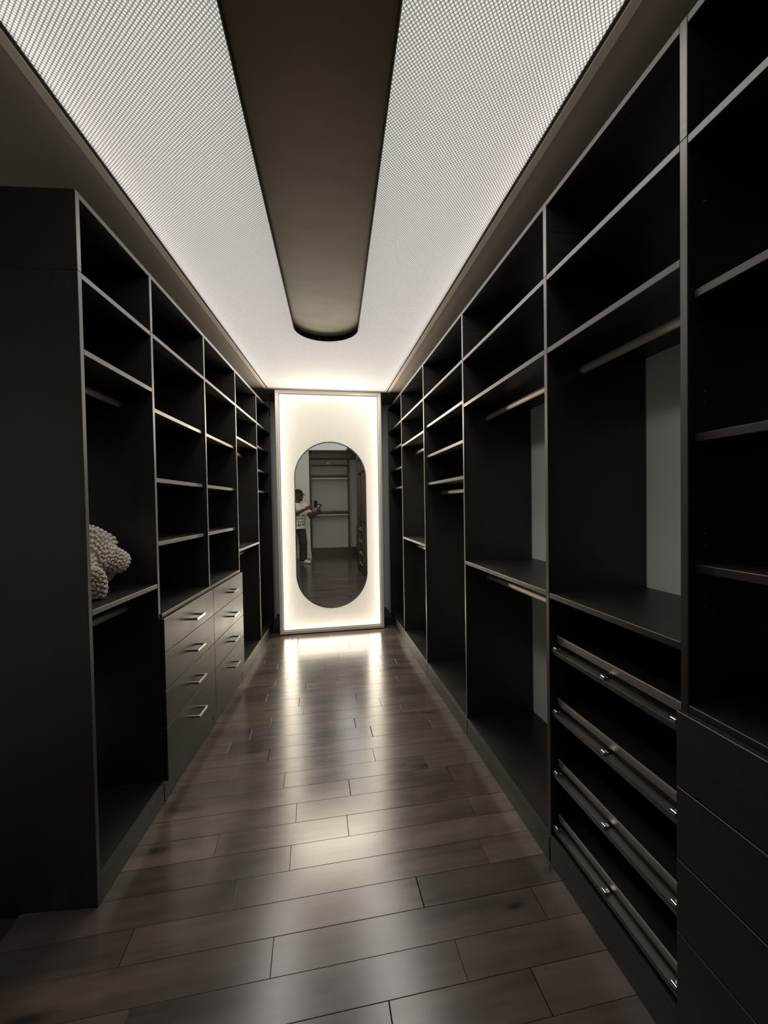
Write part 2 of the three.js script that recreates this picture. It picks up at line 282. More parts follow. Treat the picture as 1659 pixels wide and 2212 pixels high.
// --- ceiling light panel: frame, fabric with a long rounded opening, recessed brown inset
{
  const YB = 2.555, s = (z) => -z, xl = (z) => -0.846 - 0.0935 * z, xr = (z) => 0.7575 - 0.006 * z, z0 = 1.00, z1 = -4.245;
  const g = base('ceiling_light_panel'); tag(g, 'long luminous ceiling panel of pale mesh fabric in a slim frame', 'light panel');
  const quad = (za, zb, o) => { const q = new THREE.Shape(); q.moveTo(xl(za) - o, s(za)); q.lineTo(xr(za) + o, s(za)); q.lineTo(xr(zb) + o, s(zb)); q.lineTo(xl(zb) - o, s(zb)); q.closePath(); return q; };
  const lay = (geo, y) => geo.rotateX(-Math.PI / 2).translate(0, y, 0);
  const cx = (z) => -0.036 - 0.0494 * z, pill = (R, path, za = -0.90, zb = -2.772) => {
    const ang = Math.atan2(cx(zb) - cx(za), za - zb), p = path ? new THREE.Path() : new THREE.Shape(), pts = [];
    for (let i = 0; i <= 40; i++) { const t = Math.PI * i / 40 - ang; pts.push([cx(zb) + R * Math.cos(t), s(zb) + R * Math.sin(t)]); }
    for (let i = 0; i <= 40; i++) { const t = Math.PI + Math.PI * i / 40 - ang; pts.push([cx(za) + R * Math.cos(t), s(za) + R * Math.sin(t)]); }
    p.setFromPoints(pts.map(([a, b]) => new THREE.Vector2(a, b))); p.closePath(); return p;
  };
  const RP = 0.2175;
  const RPZ = -0.42, sheet = quad(RPZ, z1, 0); sheet.holes.push(pill(RP, true));
  const cloth = fabric(CEIL, lattice);
  for (const q of [sheet, quad(z0, RPZ - 0.001, 0)]) { const fg = new THREE.ShapeGeometry(q, 24); for (let i = 0; i < fg.attributes.normal.count; i++) fg.attributes.normal.setXYZ(i, 0, 0, -1);
  const idx = fg.index.array; for (let i = 0; i < idx.length; i += 3) { const t = idx[i + 1]; idx[i + 1] = idx[i + 2]; idx[i + 2] = t; }
  part('light_fabric', lay(fg, YB + 0.006), cloth, g); }
  const ring = (o1, o2, y0, y1, zf) => { const q = quad(z0 + o1, z1 - zf, o1), h = quad(z0 + o2, z1 - (zf ? zf - (o1 - o2) : 0), o2); q.holes.push(new THREE.Path(h.getPoints().reverse())); return lay(new THREE.ExtrudeGeometry(q, { depth: y1 - y0, bevelEnabled: false }), y0); };
  part('frame', join([ring(0.036, 0.010, YB - 0.004, HTOP - 0.001, 0.010)]), M.frame, g);
  part('frame_gasket', ring(0.010, 0.0005, YB + 0.002, YB + 0.03, 0.004), M.rim, g);
  part('backing_board', lay(new THREE.ExtrudeGeometry(quad(z0, z1, 0.008), { depth: 0.004, bevelEnabled: false }), HTOP - 0.006), M.white, g);
  const rimShape = pill(RP + 0.003); rimShape.holes.push(pill(RP - 0.0005, true));
  part('inset_rim', lay(new THREE.ExtrudeGeometry(rimShape, { depth: 0.046, bevelEnabled: false }), YB + 0.004), M.rim, g);
  part('inset_panel', lay(new THREE.ExtrudeGeometry(pill(RP), { depth: 0.012, bevelEnabled: false }), YB + 0.034), new THREE.MeshPhysicalMaterial({ color: C(0.060, 0.040, 0.025), specularIntensity: 0.6, specularColor: C(1, 0.84, 0.66), roughness: 0.56, roughnessMap: lamRough }), g);
  const len = z0 - z1 - 0.06, zm = (z0 + z1) / 2, ym = (HTOP - 0.006 + YB + 0.006) / 2, h = 0.04;
  const A = Math.atan(0.0935), pl = [xl(zm) + 0.004, ym, zm];
  rectLight(g, len, h, CEIL.glow, CEIL.strip, pl, [pl[0] + Math.cos(A), ym, pl[2] + Math.sin(A)]);
  const pr = [xr(zm) - 0.004, ym, zm]; rectLight(g, len, h, CEIL.glow, CEIL.strip, pr, [pr[0] - 1, ym, pr[2]]);
  rectLight(g, 1.12, h, CEIL.glow, CEIL.strip * 0.7, [0.17, ym, z1 + 0.004], [0.17, ym, z1 + 1]);
  if (CEIL.front) { for (const [x, w] of [[-0.36, 0.26], [0.55, 0.34]]) { const l = rectLight(g, w, 3.5, CEIL.glow, CEIL.front, [x, YB - 0.008, -2.40], [x, 0, -2.40]); l.rotation.set(-Math.PI / 2, 0, 0); } }
}
// --- mirror light panel standing against the end wall
{
  const X0 = -0.382, X1 = 0.722, Y0 = 0.008, Y1 = 2.547, ZF = -4.262, F = 0.034, W = X1 - X0, Hh = Y1 - Y0;
  const g = base('mirror_light_panel', [(X0 + X1) / 2, Y0, ZF]); g.rotation.x = 0.0085;
  tag(g, 'tall luminous framed panel of pale mesh fabric round an oval mirror', 'light panel');
  const rect = (x0, y0, x1, y1, path) => { const q = path ? new THREE.Path() : new THREE.Shape(); q.moveTo(x0, y0); q.lineTo(x1, y0); q.lineTo(x1, y1); q.lineTo(x0, y1); q.closePath(); return q; };
  const mx = 0.002, R = 0.374, c0 = 0.63 - Y0, c1 = 1.645 - Y0;
  const oval = (r, path) => { const q = path ? new THREE.Path() : new THREE.Shape(), p = []; for (let i = 0; i <= 48; i++) { const t = Math.PI * i / 48; p.push(new THREE.Vector2(mx + r * Math.cos(t), c1 + r * Math.sin(t))); } for (let i = 0; i <= 48; i++) { const t = Math.PI + Math.PI * i / 48; p.push(new THREE.Vector2(mx + r * Math.cos(t), c0 + r * Math.sin(t))); } q.setFromPoints(p); q.closePath(); return q; };
  const fr = rect(-W / 2, 0, W / 2, Hh); fr.holes.push(rect(-W / 2 + F, F, W / 2 - F, Hh - F, true));
  part('frame', new THREE.ExtrudeGeometry(fr, { depth: 0.075, bevelEnabled: true, bevelThickness: 0.004, bevelSize: 0.004, bevelOffset: -0.004, bevelSegments: 2 }).translate(0, 0, -0.078), M.frame, g);
  const gk = rect(-W / 2 + F - 0.001, F - 0.001, W / 2 - F + 0.001, Hh - F + 0.001); gk.holes.push(rect(-W / 2 + F + 0.007, F + 0.007, W / 2 - F - 0.007, Hh - F - 0.007, true));
  part('frame_gasket', new THREE.ExtrudeGeometry(gk, { depth: 0.01, bevelEnabled: false }).translate(0, 0, -0.018), new THREE.MeshStandardMaterial({ color: C(0.16, 0.16, 0.11), roughness: 0.5 }), g);
  const sh = rect(-W / 2 + F, F, W / 2 - F, Hh - F); sh.holes.push(oval(R, true));
  part('light_fabric', new THREE.ShapeGeometry(sh, 24).translate(0, 0, -0.014), fabric(WALL, lattice2), g);
  part('backing_board', new THREE.BoxGeometry(W - 0.02, Hh - 0.02, 0.004).translate(0, Hh / 2, -0.074), M.white, g);
  const rs = oval(R + 0.003); rs.holes.push(oval(R - 0.0045, true));
  part('mirror_rim', new THREE.ExtrudeGeometry(rs, { depth: 0.026, bevelEnabled: false }).translate(0, 0, -0.038), new THREE.MeshStandardMaterial({ color: C(0.20, 0.20, 0.18), metalness: 0.6, roughness: 0.35 }), g);
  part('mirror', new THREE.ExtrudeGeometry(oval(R), { depth: 0.005, bevelEnabled: false }).translate(0, 0, -0.036), new THREE.MeshStandardMaterial({ color: C(0.80, 0.81, 0.79), metalness: 1, roughness: 0.015 }), g);
  const z = -0.044, d = 0.05, xi = W / 2 - F - 0.003, ins = 2 * 0.01;
  const aim = (l, x, y) => { l.lookAt(new THREE.Vector3(x + (X0 + X1) / 2, y + Y0, z + ZF)); };
  for (const e of [-1, 1]) { const l = rectLight(g, d, Hh - 2 * F - ins, WALL.glow, WALL.strip, [e * xi, Hh / 2, z], [0, 0, 0]); l.rotation.set(0, e * Math.PI / 2, 0); }
  for (const e of [-1, 1]) { const l = rectLight(g, W - 2 * F - ins, d, WALL.glow, WALL.strip, [0, e > 0 ? Hh - F - 0.003 : F + 0.003, z], [0, 0, 0]); l.rotation.set(e > 0 ? -Math.PI / 2 : Math.PI / 2, 0, 0); }
  if (WALL.front) {
    const face = (w, h, x, y, k = 1) => rectLight(g, w, h, [1.0, 0.885, 0.70], WALL.front * k, [x, y, -0.006], [0, 0, 0]).rotation.set(0, Math.PI, 0);
    for (const e of [-1, 1]) face(0.13, Hh - 2 * F - 0.03, e * (W / 2 - F - 0.073), Hh / 2, 0.70);
    face(0.74, 0.46, mx, Hh - F - 0.245, 1.25); face(0.74, 0.19, mx, F + 0.11, 0.52);
  }
}
tag(top('power_cord', new THREE.TubeGeometry(new THREE.CatmullRomCurve3([[-0.440, 2.56, -4.42], [-0.440, 2.545, -4.42], [-0.448, 2.50, -4.47], [-0.470, 2.46, -4.56], [-0.482, 2.42, -4.70], [-0.484, 2.38, -4.75]].map((p) => new THREE.Vector3(...p))), 24, 0.0035, 8), M.cord), 'thin black cord hanging from the ceiling beside the mirror panel', 'cord');

// ------------------------------------------------------------------ signed distance fields meshed by surface nets
const V = (x, y, z) => new THREE.Vector3(x, y, z);
const capsule = (a, b, ra, rb = ra) => {
  const d = b.clone().sub(a), l2 = d.lengthSq() || 1e-9;
  return (x, y, z) => { const px = x - a.x, py = y - a.y, pz = z - a.z, t = clamp((px * d.x + py * d.y + pz * d.z) / l2); return Math.hypot(px - d.x * t, py - d.y * t, pz - d.z * t) - lerp(ra, rb, t); };
};
const ellipsoid = (c, X, Y, Z, r) => (x, y, z) => {
  const px = x - c.x, py = y - c.y, pz = z - c.z, u = (px * X.x + py * X.y + pz * X.z) / r[0], v = (px * Y.x + py * Y.y + pz * Y.z) / r[1], w = (px * Z.x + py * Z.y + pz * Z.z) / r[2];
  const k0 = Math.hypot(u, v, w), k1 = Math.hypot(u / r[0], v / r[1], w / r[2]); return k1 < 1e-9 ? -Math.min(...r) : k0 * (k0 - 1) / k1;
};
const blend = (k, list) => (x, y, z) => { let d = list[0](x, y, z); for (let i = 1; i < list.length; i++) { const e = list[i](x, y, z), h = Math.max(k - Math.abs(d - e), 0) / k; d = Math.min(d, e) - h * h * k * 0.25; } return d; };
function surfaceNets(f, lo, hi, h, uvOf) {
  const n = [0, 1, 2].map((i) => Math.ceil((hi[i] - lo[i]) / h) + 2), F = new Float32Array(n[0] * n[1] * n[2]), I = (i, j, k) => (k * n[1] + j) * n[0] + i;
  const B = 4, far = B * h * 1.6 + 0.012;                              // blocks well clear of the surface take their centre's sign
  for (let K = 0; K < n[2]; K += B) for (let J = 0; J < n[1]; J += B) for (let L = 0; L < n[0]; L += B) {
    const c = f(lo[0] + (L + 1.5) * h, lo[1] + (J + 1.5) * h, lo[2] + (K + 1.5) * h), skip = Math.abs(c) > far;
    for (let k = K; k < Math.min(K + B, n[2]); k++) for (let j = J; j < Math.min(J + B, n[1]); j++) for (let i = L; i < Math.min(L + B, n[0]); i++) F[I(i, j, k)] = skip ? c : f(lo[0] + i * h, lo[1] + j * h, lo[2] + k * h);
  }
  const id = new Int32Array(F.length).fill(-1), pos = [], index = [];
  for (let k = 0; k < n[2] - 1; k++) for (let j = 0; j < n[1] - 1; j++) for (let i = 0; i < n[0] - 1; i++) {
    let c = 0, sx = 0, sy = 0, sz = 0;
    for (let e = 0; e < 12; e++) {
      const ax = e >> 2, o = [0, 0, 0]; o[(ax + 1) % 3] = e & 1; o[(ax + 2) % 3] = (e >> 1) & 1; const p = o.slice(); p[ax] = 1;
      const a = F[I(i + o[0], j + o[1], k + o[2])], b = F[I(i + p[0], j + p[1], k + p[2])];
      if ((a < 0) !== (b < 0)) { const t = a / (a - b); sx += lerp(o[0], p[0], t); sy += lerp(o[1], p[1], t); sz += lerp(o[2], p[2], t); c++; }
    }
    if (c) { id[I(i, j, k)] = pos.length / 3; pos.push(lo[0] + (i + sx / c) * h, lo[1] + (j + sy / c) * h, lo[2] + (k + sz / c) * h); }
  }
  for (let k = 1; k < n[2] - 1; k++) for (let j = 1; j < n[1] - 1; j++) for (let i = 1; i < n[0] - 1; i++) for (let ax = 0; ax < 3; ax++) {
    const q = [i, j, k]; q[ax]++; const a = F[I(i, j, k)], b = F[I(...q)]; if ((a < 0) === (b < 0)) continue;
    const u = (ax + 1) % 3, v = (ax + 2) % 3, g = (du, dv) => { const p = [i, j, k]; p[u] -= du; p[v] -= dv; return id[I(...p)]; }, s = [g(0, 0), g(1, 0), g(1, 1), g(0, 1)];
    if (s.some((x) => x < 0)) continue;
    if (a < 0) index.push(s[0], s[1], s[2], s[0], s[2], s[3]); else index.push(s[0], s[2], s[1], s[0], s[3], s[2]);
  }
  const nor = new Float32Array(pos.length), uv = new Float32Array(pos.length / 3 * 2), e = h * 0.35;
  for (let i = 0; i < pos.length; i += 3) {
    const [x, y, z] = [pos[i], pos[i + 1], pos[i + 2]], N3 = V(f(x + e, y, z) - f(x - e, y, z), f(x, y + e, z) - f(x, y - e, z), f(x, y, z + e) - f(x, y, z - e)).normalize(); N3.toArray(nor, i);
    const t = uvOf ? uvOf(x, y, z) : [x, y]; uv[i / 3 * 2] = t[0]; uv[i / 3 * 2 + 1] = t[1];
  }
  const geo = new THREE.BufferGeometry(); geo.setAttribute('position', new THREE.Float32BufferAttribute(pos, 3)); geo.setAttribute('normal', new THREE.BufferAttribute(nor, 3)); geo.setAttribute('uv', new THREE.BufferAttribute(uv, 2)); geo.setIndex(index); return geo;
}

// ------------------------------------------------------------------ chunky knitted blanket folded on the nearest left unit's middle shelf
{
  const p = leftPoint(sOfZ(LZ.a)), g = base('knit_blanket', [p.x, 1.010, p.z], TL);
  tag(g, 'cream chunky knit blanket folded on the nearest left shelf', 'blanket');
  const rot = (a, b, c) => { const m = new THREE.Matrix4().makeRotationFromEuler(new THREE.Euler(a, b, c)), X = V(0, 0, 0), Y = V(0, 0, 0), Z = V(0, 0, 0); m.extractBasis(X, Y, Z); return [X, Y, Z]; };
  // lobes: centre (run, up, out), radii, turn
  const lobes = [
    [V(0.250, 0.203, -0.150), [0.128, 0.058, 0.052], [0.10, 0.12, -0.32], 5],
    [V(0.295, 0.150, -0.150), [0.085, 0.058, 0.060], [0.1, 0.2, -0.25], 3],
    [V(0.322, 0.134, -0.112), [0.064, 0.046, 0.055], [0.3, -0.1, -0.42], 2.6],
    [V(0.345, 0.070, -0.190), [0.050, 0.034, 0.060], [0, 0.2, 0.35], 2.4],
    [V(0.270, 0.052, -0.180), [0.030, 0.044, 0.026], [0.1, 0.3, 0.45], 2.4],
    [V(0.165, 0.062, -0.085), [0.020, 0.064, 0.036], [0, 0.2, 0.22], 2.4],
    [V(0.235, 0.120, -0.165), [0.075, 0.045, 0.055], [0.2, 0, -0.1], 2.6],
    [V(0.130, 0.120, -0.200), [0.105, 0.118, 0.110], [0, 0, 0], 3],
  ].map(([c, r, t, q]) => {
    const [X, Y, Z] = rot(...t);
    const local = (x, y, z) => { const px = x - c.x, py = y - c.y, pz = z - c.z; return [(px * X.x + py * X.y + pz * X.z) / r[0], (px * Y.x + py * Y.y + pz * Y.z) / r[1], (px * Z.x + py * Z.y + pz * Z.z) / r[2]]; };
    const nrm = (u, v, w) => Math.pow(Math.pow(Math.abs(u), q) + Math.pow(Math.abs(v), q) + Math.pow(Math.abs(w), q), 1 / q);
    return { c, r, X, Y, Z, nrm, f: (x, y, z) => { const [u, v, w] = local(x, y, z), n = nrm(u, v, w); return n < 1e-6 ? -Math.min(...r) : (n - 1) * Math.hypot(u * r[0], v * r[1], w * r[2]) / n; } };
  });
  const yarn = new THREE.MeshStandardMaterial({ color: C(0.60, 0.54, 0.46), roughness: 0.95, bumpMap: paintBump, bumpScale: 0.001 });
  const core = blend(0.018, lobes.map((l) => l.f)), body = (x, y, z) => Math.max(core(x, y, z) + 0.006, 0.001 - y);
  const list = [surfaceNets(body, [0.0, -0.01, -0.34], [0.46, 0.33, 0.02], 0.006)];
  const stitch = new THREE.SphereGeometry(1, 9, 6), mat = new THREE.Matrix4();
  for (const l of lobes) {
    const rows = Math.max(6, Math.round(Math.PI * (l.r[0] * 2 + l.r[1] + l.r[2]) / 4 / 0.0106));
    for (let i = 0; i < rows; i++) {
      const th = Math.PI * (i + 0.5) / rows, ring = Math.max(5, Math.round(2 * Math.PI * Math.sin(th) * (l.r[1] + l.r[2]) / 2 / 0.0156));
      for (let j = 0; j < ring; j++) {
        const ph = 2 * Math.PI * (j + (i % 2) * 0.5) / ring, at = (t, q) => { const u = Math.cos(t), v = Math.sin(t) * Math.cos(q), w = Math.sin(t) * Math.sin(q), k = 1 / l.nrm(u, v, w); return V(0, 0, 0).addScaledVector(l.X, l.r[0] * u * k).addScaledVector(l.Y, l.r[1] * v * k).addScaledVector(l.Z, l.r[2] * w * k).add(l.c); };
        const q = at(th, ph); if (q.y < 0.005 || q.x > 0.447 || q.x < 0.02) continue;
        if (lobes.some((o) => o !== l && o.f(q.x, q.y, q.z) < -0.002)) continue;
        const tu = at(th, ph + 0.02).sub(at(th, ph - 0.02)).normalize(), tv = at(th + 0.02, ph).sub(at(th - 0.02, ph)).normalize(), nn = V(0, 0, 0).crossVectors(tu, tv).normalize();
        const tw = ((i % 2) ? 0.5 : -0.5) + (rnd() - 0.5) * 0.3, ax = tu.clone().multiplyScalar(Math.cos(tw)).addScaledVector(tv, Math.sin(tw)), ay = V(0, 0, 0).crossVectors(nn, ax), s = 0.9 + rnd() * 0.25;
        mat.makeBasis(ax.multiplyScalar(0.0090 * s), ay.multiplyScalar(0.0050 * s), nn.multiplyScalar(0.0066)); mat.setPosition(q);
        list.push(stitch.clone().applyMatrix4(mat));
      }
    }
  }
  part('knit_fabric', join(list), yarn, g);
}

// ------------------------------------------------------------------ the photographer, seen in the mirror, holding a phone on a hand gimbal at the camera
{
  const g = base('person', [-0.40, 0, 0.32]);
  tag(g, 'standing person in cap, printed cream T-shirt and jeans reaching out a phone', 'person');
  const R = V(0.90, 0, 0.436).normalize(), Fw = V(0.436, 0, -0.90).normalize(), U = V(0, 1, 0);      // his right, his front
  const at = (r, y, f) => V(0, y, 0).addScaledVector(R, r).addScaledVector(Fw, f);
  const W = (x, y, z) => V(x + 0.40, y, z - 0.32);                                                     // world to local
  // joints
  const pelvis = at(0, 0.86, 0), waist = at(0, 0.98, 0.01), chest = at(0, 1.17, 0.02), neck0 = at(0.0, 1.315, 0.0), neck1 = at(0.03, 1.40, 0.03);
  const hip = [at(-0.095, 0.84, 0), at(0.095, 0.84, 0)], knee = [at(-0.115, 0.46, 0.04), at(0.125, 0.46, 0.05)], ank = [at(-0.13, 0.085, -0.01), at(0.145, 0.085, 0.0)], toeDir = [at(-0.25, 0, 0.95).normalize(), at(0.42, 0, 0.9).normalize()];
  const shR = at(0.185, 1.262, 0.0), elR = W(-0.085, 1.025, 0.215), wrR = W(0.062, 1.108, 0.088);
  const shL = at(-0.185, 1.262, 0.0), elL = W(-0.435, 1.085, 0.085), wrL = W(-0.205, 1.195, 0.045);
  const headC = at(0.045, 1.500, 0.035), Hf = V(0.88, -0.12, -0.46).normalize(), Hr = V(0, 0, 0).crossVectors(Hf, U).normalize(), Hu = V(0, 0, 0).crossVectors(Hr, Hf).normalize();
  const hp = (r, u, f) => headC.clone().addScaledVector(Hr, r).addScaledVector(Hu, u).addScaledVector(Hf, f);
  const skin = new THREE.MeshPhysicalMaterial({ color: C(0.075, 0.042, 0.027), roughness: 0.5 });
  const torso = [ellipsoid(pelvis, R, U, Fw, [0.165, 0.13, 0.115]), ellipsoid(waist, R, U, Fw, [0.150, 0.17, 0.105]), ellipsoid(chest, R, U, Fw, [0.180, 0.17, 0.115]), capsule(at(-0.15, 1.265, 0), at(0.15, 1.265, 0), 0.062), capsule(neck0.clone().add(V(0, -0.05, 0)), neck1, 0.066, 0.056)];
  const armsUp = [capsule(shR, elR, 0.056, 0.043), capsule(shL, elL, 0.056, 0.043)];
  const fore = [capsule(elR, wrR, 0.043, 0.029), capsule(elL, wrL, 0.043, 0.029)];
  const legs = [0, 1].flatMap((i) => [capsule(hip[i], knee[i], 0.088, 0.058), capsule(knee[i], ank[i], 0.056, 0.040), capsule(ank[i].clone().add(V(0, -0.03, 0)), ank[i].clone().addScaledVector(toeDir[i], 0.13).add(V(0, -0.045, 0)), 0.036, 0.028)]);
  const head = [ellipsoid(hp(0, 0.030, -0.012), Hr, Hu, Hf, [0.077, 0.088, 0.098]), ellipsoid(hp(0, -0.050, 0.030), Hr, Hu, Hf, [0.060, 0.068, 0.062]), capsule(hp(0, -0.095, 0.062), hp(0, -0.085, 0.045), 0.030, 0.040), capsule(hp(0, 0.012, 0.088), hp(0, -0.028, 0.105), 0.010, 0.016), capsule(hp(-0.012, -0.032, 0.094), hp(0.012, -0.032, 0.094), 0.012), capsule(hp(-0.030, 0.022, 0.078), hp(0.030, 0.022, 0.078), 0.015), capsule(hp(-0.018, -0.060, 0.083), hp(0.018, -0.060, 0.083), 0.010), capsule(hp(-0.015, -0.073, 0.081), hp(0.015, -0.073, 0.081), 0.010), capsule(hp(-0.045, -0.020, 0.060), hp(-0.038, -0.01, 0.068), 0.022), capsule(hp(0.045, -0.020, 0.060), hp(0.038, -0.01, 0.068), 0.022)];
  const ears = [-1, 1].map((s) => ellipsoid(hp(0.079 * s, -0.005, -0.012), Hr, Hu, Hf, [0.010, 0.032, 0.019]));
  const bodyF = blend(0.035, [...torso, ...armsUp, ...fore, ...legs]), neckHead = blend(0.02, [...head, capsule(neck0, neck1.clone().add(V(0, 0.05, 0)), 0.064, 0.056)]), headF = blend(0.006, [neckHead, ...ears]);
  // hands: palm plus five finger chains
  function hand(wr, palmDir, palmNormal, side, curl, sc) {
    const D = palmDir.clone().normalize(), N = palmNormal.clone().addScaledVector(D, -palmNormal.dot(D)).normalize(), S = V(0, 0, 0).crossVectors(N, D).multiplyScalar(side), q = (d, s, n) => wr.clone().addScaledVector(D, d).addScaledVector(S, s).addScaledVector(N, n), out = [];
    out.push(capsule(wr, q(0.03, 0, 0), 0.026, 0.025), capsule(q(0.03, 0.024, 0), q(0.082, 0.029, 0), 0.0165, 0.0135), capsule(q(0.03, 0.008, 0), q(0.088, 0.009, 0), 0.0165, 0.0135), capsule(q(0.03, -0.010, 0), q(0.084, -0.011, 0), 0.016, 0.013), capsule(q(0.03, -0.024, 0), q(0.074, -0.029, 0), 0.015, 0.012));
    const L = [[0.042, 0.026, 0.021], [0.046, 0.030, 0.022], [0.043, 0.028, 0.021], [0.033, 0.021, 0.019]], x0 = [0.029, 0.009, -0.011, -0.029], d0 = [0.082, 0.088, 0.084, 0.074];
    L.forEach((ls, i) => { let p = q(d0[i], x0[i], 0), a = 0; ls.forEach((l, j) => { a += curl[i][j]; const e = p.clone().addScaledVector(D, l * sc * Math.cos(a)).addScaledVector(N, l * sc * Math.sin(a)).addScaledVector(S, l * 0.06 * Math.sign(x0[i])); out.push(capsule(p, e, 0.0098 - j * 0.0009, 0.0090 - j * 0.0010)); p = e; }); });
    const t = curl[4], tp = [q(0.018, 0.024, 0.006), q(0.044, 0.046, 0.016 + t * 0.01), q(0.070, 0.048 - t * 0.012, 0.026 + t * 0.020), q(0.090, 0.042 - t * 0.026, 0.030 + t * 0.030)];
    for (let i = 0; i < 3; i++) out.push(capsule(tp[i], tp[i + 1], 0.0145 - i * 0.0022, 0.0123 - i * 0.0020));
    return blend(0.007, out);
  }
  const grip = W(0.098, 1.165, 0.045);                                                               // middle of the gimbal handle
  const handR = hand(wrR, V(0.55, 0.62, -0.45), V(0.62, -0.15, 0.62).negate(), -1, [[0.75, 0.95, 0.6], [0.8, 1.0, 0.65], [0.85, 1.0, 0.65], [0.95, 1.0, 0.6], 0.7], 1);
  const handL = hand(wrL, V(0.90, 0.38, -0.12), V(0.1, 0.5, -0.85).negate(), 1, [[0.05, 0.12, 0.1], [0.35, 0.5, 0.3], [0.5, 0.6, 0.4], [0.6, 0.7, 0.4], 0.2], 1);
  const box = (p, r) => [[p.x - r, p.y - r, p.z - r], [p.x + r, p.y + r, p.z + r]];
  const bodyAll = (x, y, z) => bodyF(x, y, z);
  const geos = [surfaceNets(bodyAll, [-0.40, -0.01, -0.42], [0.62, 1.43, 0.34], 0.012), surfaceNets((x, y, z) => Math.max(headF(x, y, z), neck0.y - 0.01 - y), ...box(headC.clone().add(V(0, -0.05, 0)), 0.19), 0.004)];
  for (const [w, f] of [[wrR, handR], [wrL, handL]]) geos.push(surfaceNets(f, ...box(w.clone().add(w === wrR ? V(0.05, 0.05, -0.03) : V(0.09, 0.035, -0.01)), 0.135), 0.003));
  part('body', join(geos), skin, g);
  // shirt, its print, trousers, shoes, cap, eyes
  const hem = 0.765, sl = [shR.clone().lerp(elR, 0.74), shL.clone().lerp(elL, 0.74)], slDir = [elR.clone().sub(shR).normalize(), elL.clone().sub(shL).normalize()];
  const shirtTorso = blend(0.05, [ellipsoid(at(0, 0.83, 0), R, U, Fw, [0.208, 0.30, 0.158]), ellipsoid(waist, R, U, Fw, [0.178, 0.2, 0.128]), ellipsoid(chest, R, U, Fw, [0.195, 0.18, 0.13]), capsule(at(-0.155, 1.262, 0), at(0.155, 1.262, 0), 0.072)]);
  const sleeve = (i) => { const c = capsule([shR, shL][i], [elR, elL][i], 0.076, 0.072); return (x, y, z) => Math.max(c(x, y, z), (x - sl[i].x) * slDir[i].x + (y - sl[i].y) * slDir[i].y + (z - sl[i].z) * slDir[i].z); };
  const shirtRaw = blend(0.04, [shirtTorso, sleeve(0), sleeve(1)]), neckCut = ellipsoid(neck0.clone().addScaledVector(Fw, 0.02).add(V(0, 0.055, 0)), R, U, Fw, [0.085, 0.05, 0.085]);
  const fold = (x, y, z) => 0.004 * Math.sin(x * 31 + y * 22) + 0.003 * Math.sin(y * 47 - z * 38 + x * 13);
  const shirtF = (x, y, z) => Math.max(shirtRaw(x, y, z) + fold(x, y, z), hem - y + 0.006 * Math.sin(x * 25), -neckCut(x, y, z));
  const cv = document.createElement('canvas'); cv.width = cv.height = 512; const ctx = cv.getContext('2d');
  ctx.fillStyle = '#e6ded0'; ctx.fillRect(0, 0, 512, 512); ctx.fillStyle = '#241f1c';
  { let s = 5; const r = () => { s = (s * 1664525 + 1013904223) >>> 0; return s / 4294967296; };       // worn, unreadable block print in rows on the front
    for (let row = 0; row < 4; row++) for (let k = 0; k < 6; k++) { const x = 118 + k * 46 + r() * 8, y = 215 + row * 54 + r() * 6, w = 34, h = 42; for (let b = 0; b < 4; b++) { const v = r(); if (v < 0.5) ctx.fillRect(x + r() * 22, y, 9, h * (0.5 + r() * 0.5)); else ctx.fillRect(x, y + r() * 32, w * (0.5 + r() * 0.5), 9); } }
    ctx.fillRect(300, 128, 18, 22); ctx.fillRect(312, 120, 16, 14); }
  const print = new THREE.CanvasTexture(cv); print.colorSpace = THREE.SRGBColorSpace; print.wrapS = print.wrapT = THREE.ClampToEdgeWrapping;
  const shirtUV = (x, y, z) => { const r = x * R.x + z * R.z, f = x * Fw.x + z * Fw.z; return f > 0.02 && Math.abs(r) < 0.22 ? [0.5 - r / 0.56, (y - 0.72) / 0.62] : [0.02, 0.02]; };
  part('t_shirt', surfaceNets(shirtF, [-0.42, 0.72, -0.36], [0.50, 1.38, 0.30], 0.010, shirtUV), new THREE.MeshStandardMaterial({ map: print, roughness: 0.9 }), g);
  const trF = blend(0.03, [ellipsoid(pelvis, R, U, Fw, [0.178, 0.14, 0.127]), ...[0, 1].flatMap((i) => [capsule(hip[i], knee[i], 0.100, 0.086), capsule(knee[i], ank[i].clone().add(V(0, 0.0, 0)), 0.084, 0.082)])]);
  part('jeans', surfaceNets((x, y, z) => Math.max(trF(x, y, z) + 0.35 * fold(x, y * 0.7, z), 0.045 - y, y - 0.92), [-0.32, 0.02, -0.26], [0.32, 0.98, 0.26], 0.012), new THREE.MeshStandardMaterial({ color: C(0.065, 0.075, 0.090), roughness: 0.9, map: lamColor }), g);
  for (const i of [0, 1]) { const d = toeDir[i], s = V(-d.z, 0, d.x), c = ank[i].clone().setY(0), f = blend(0.03, [ellipsoid(c.clone().addScaledVector(d, 0.015).setY(0.045), d, U, s, [0.085, 0.055, 0.045]), ellipsoid(c.clone().addScaledVector(d, 0.115).setY(0.034), d, U, s, [0.09, 0.042, 0.050])]);
    part('shoe', surfaceNets((x, y, z) => Math.max(f(x, y, z), 0.002 - y), ...(() => { const m = c.clone().addScaledVector(d, 0.06); return [[m.x - 0.19, -0.01, m.z - 0.19], [m.x + 0.19, 0.12, m.z + 0.19]]; })(), 0.007), M.white, g); }
  const shell = ellipsoid(hp(0, 0.034, -0.012), Hr, Hu, Hf, [0.086, 0.096, 0.108]), capM = new THREE.MeshStandardMaterial({ color: C(0.016, 0.013, 0.012), roughness: 0.85 });
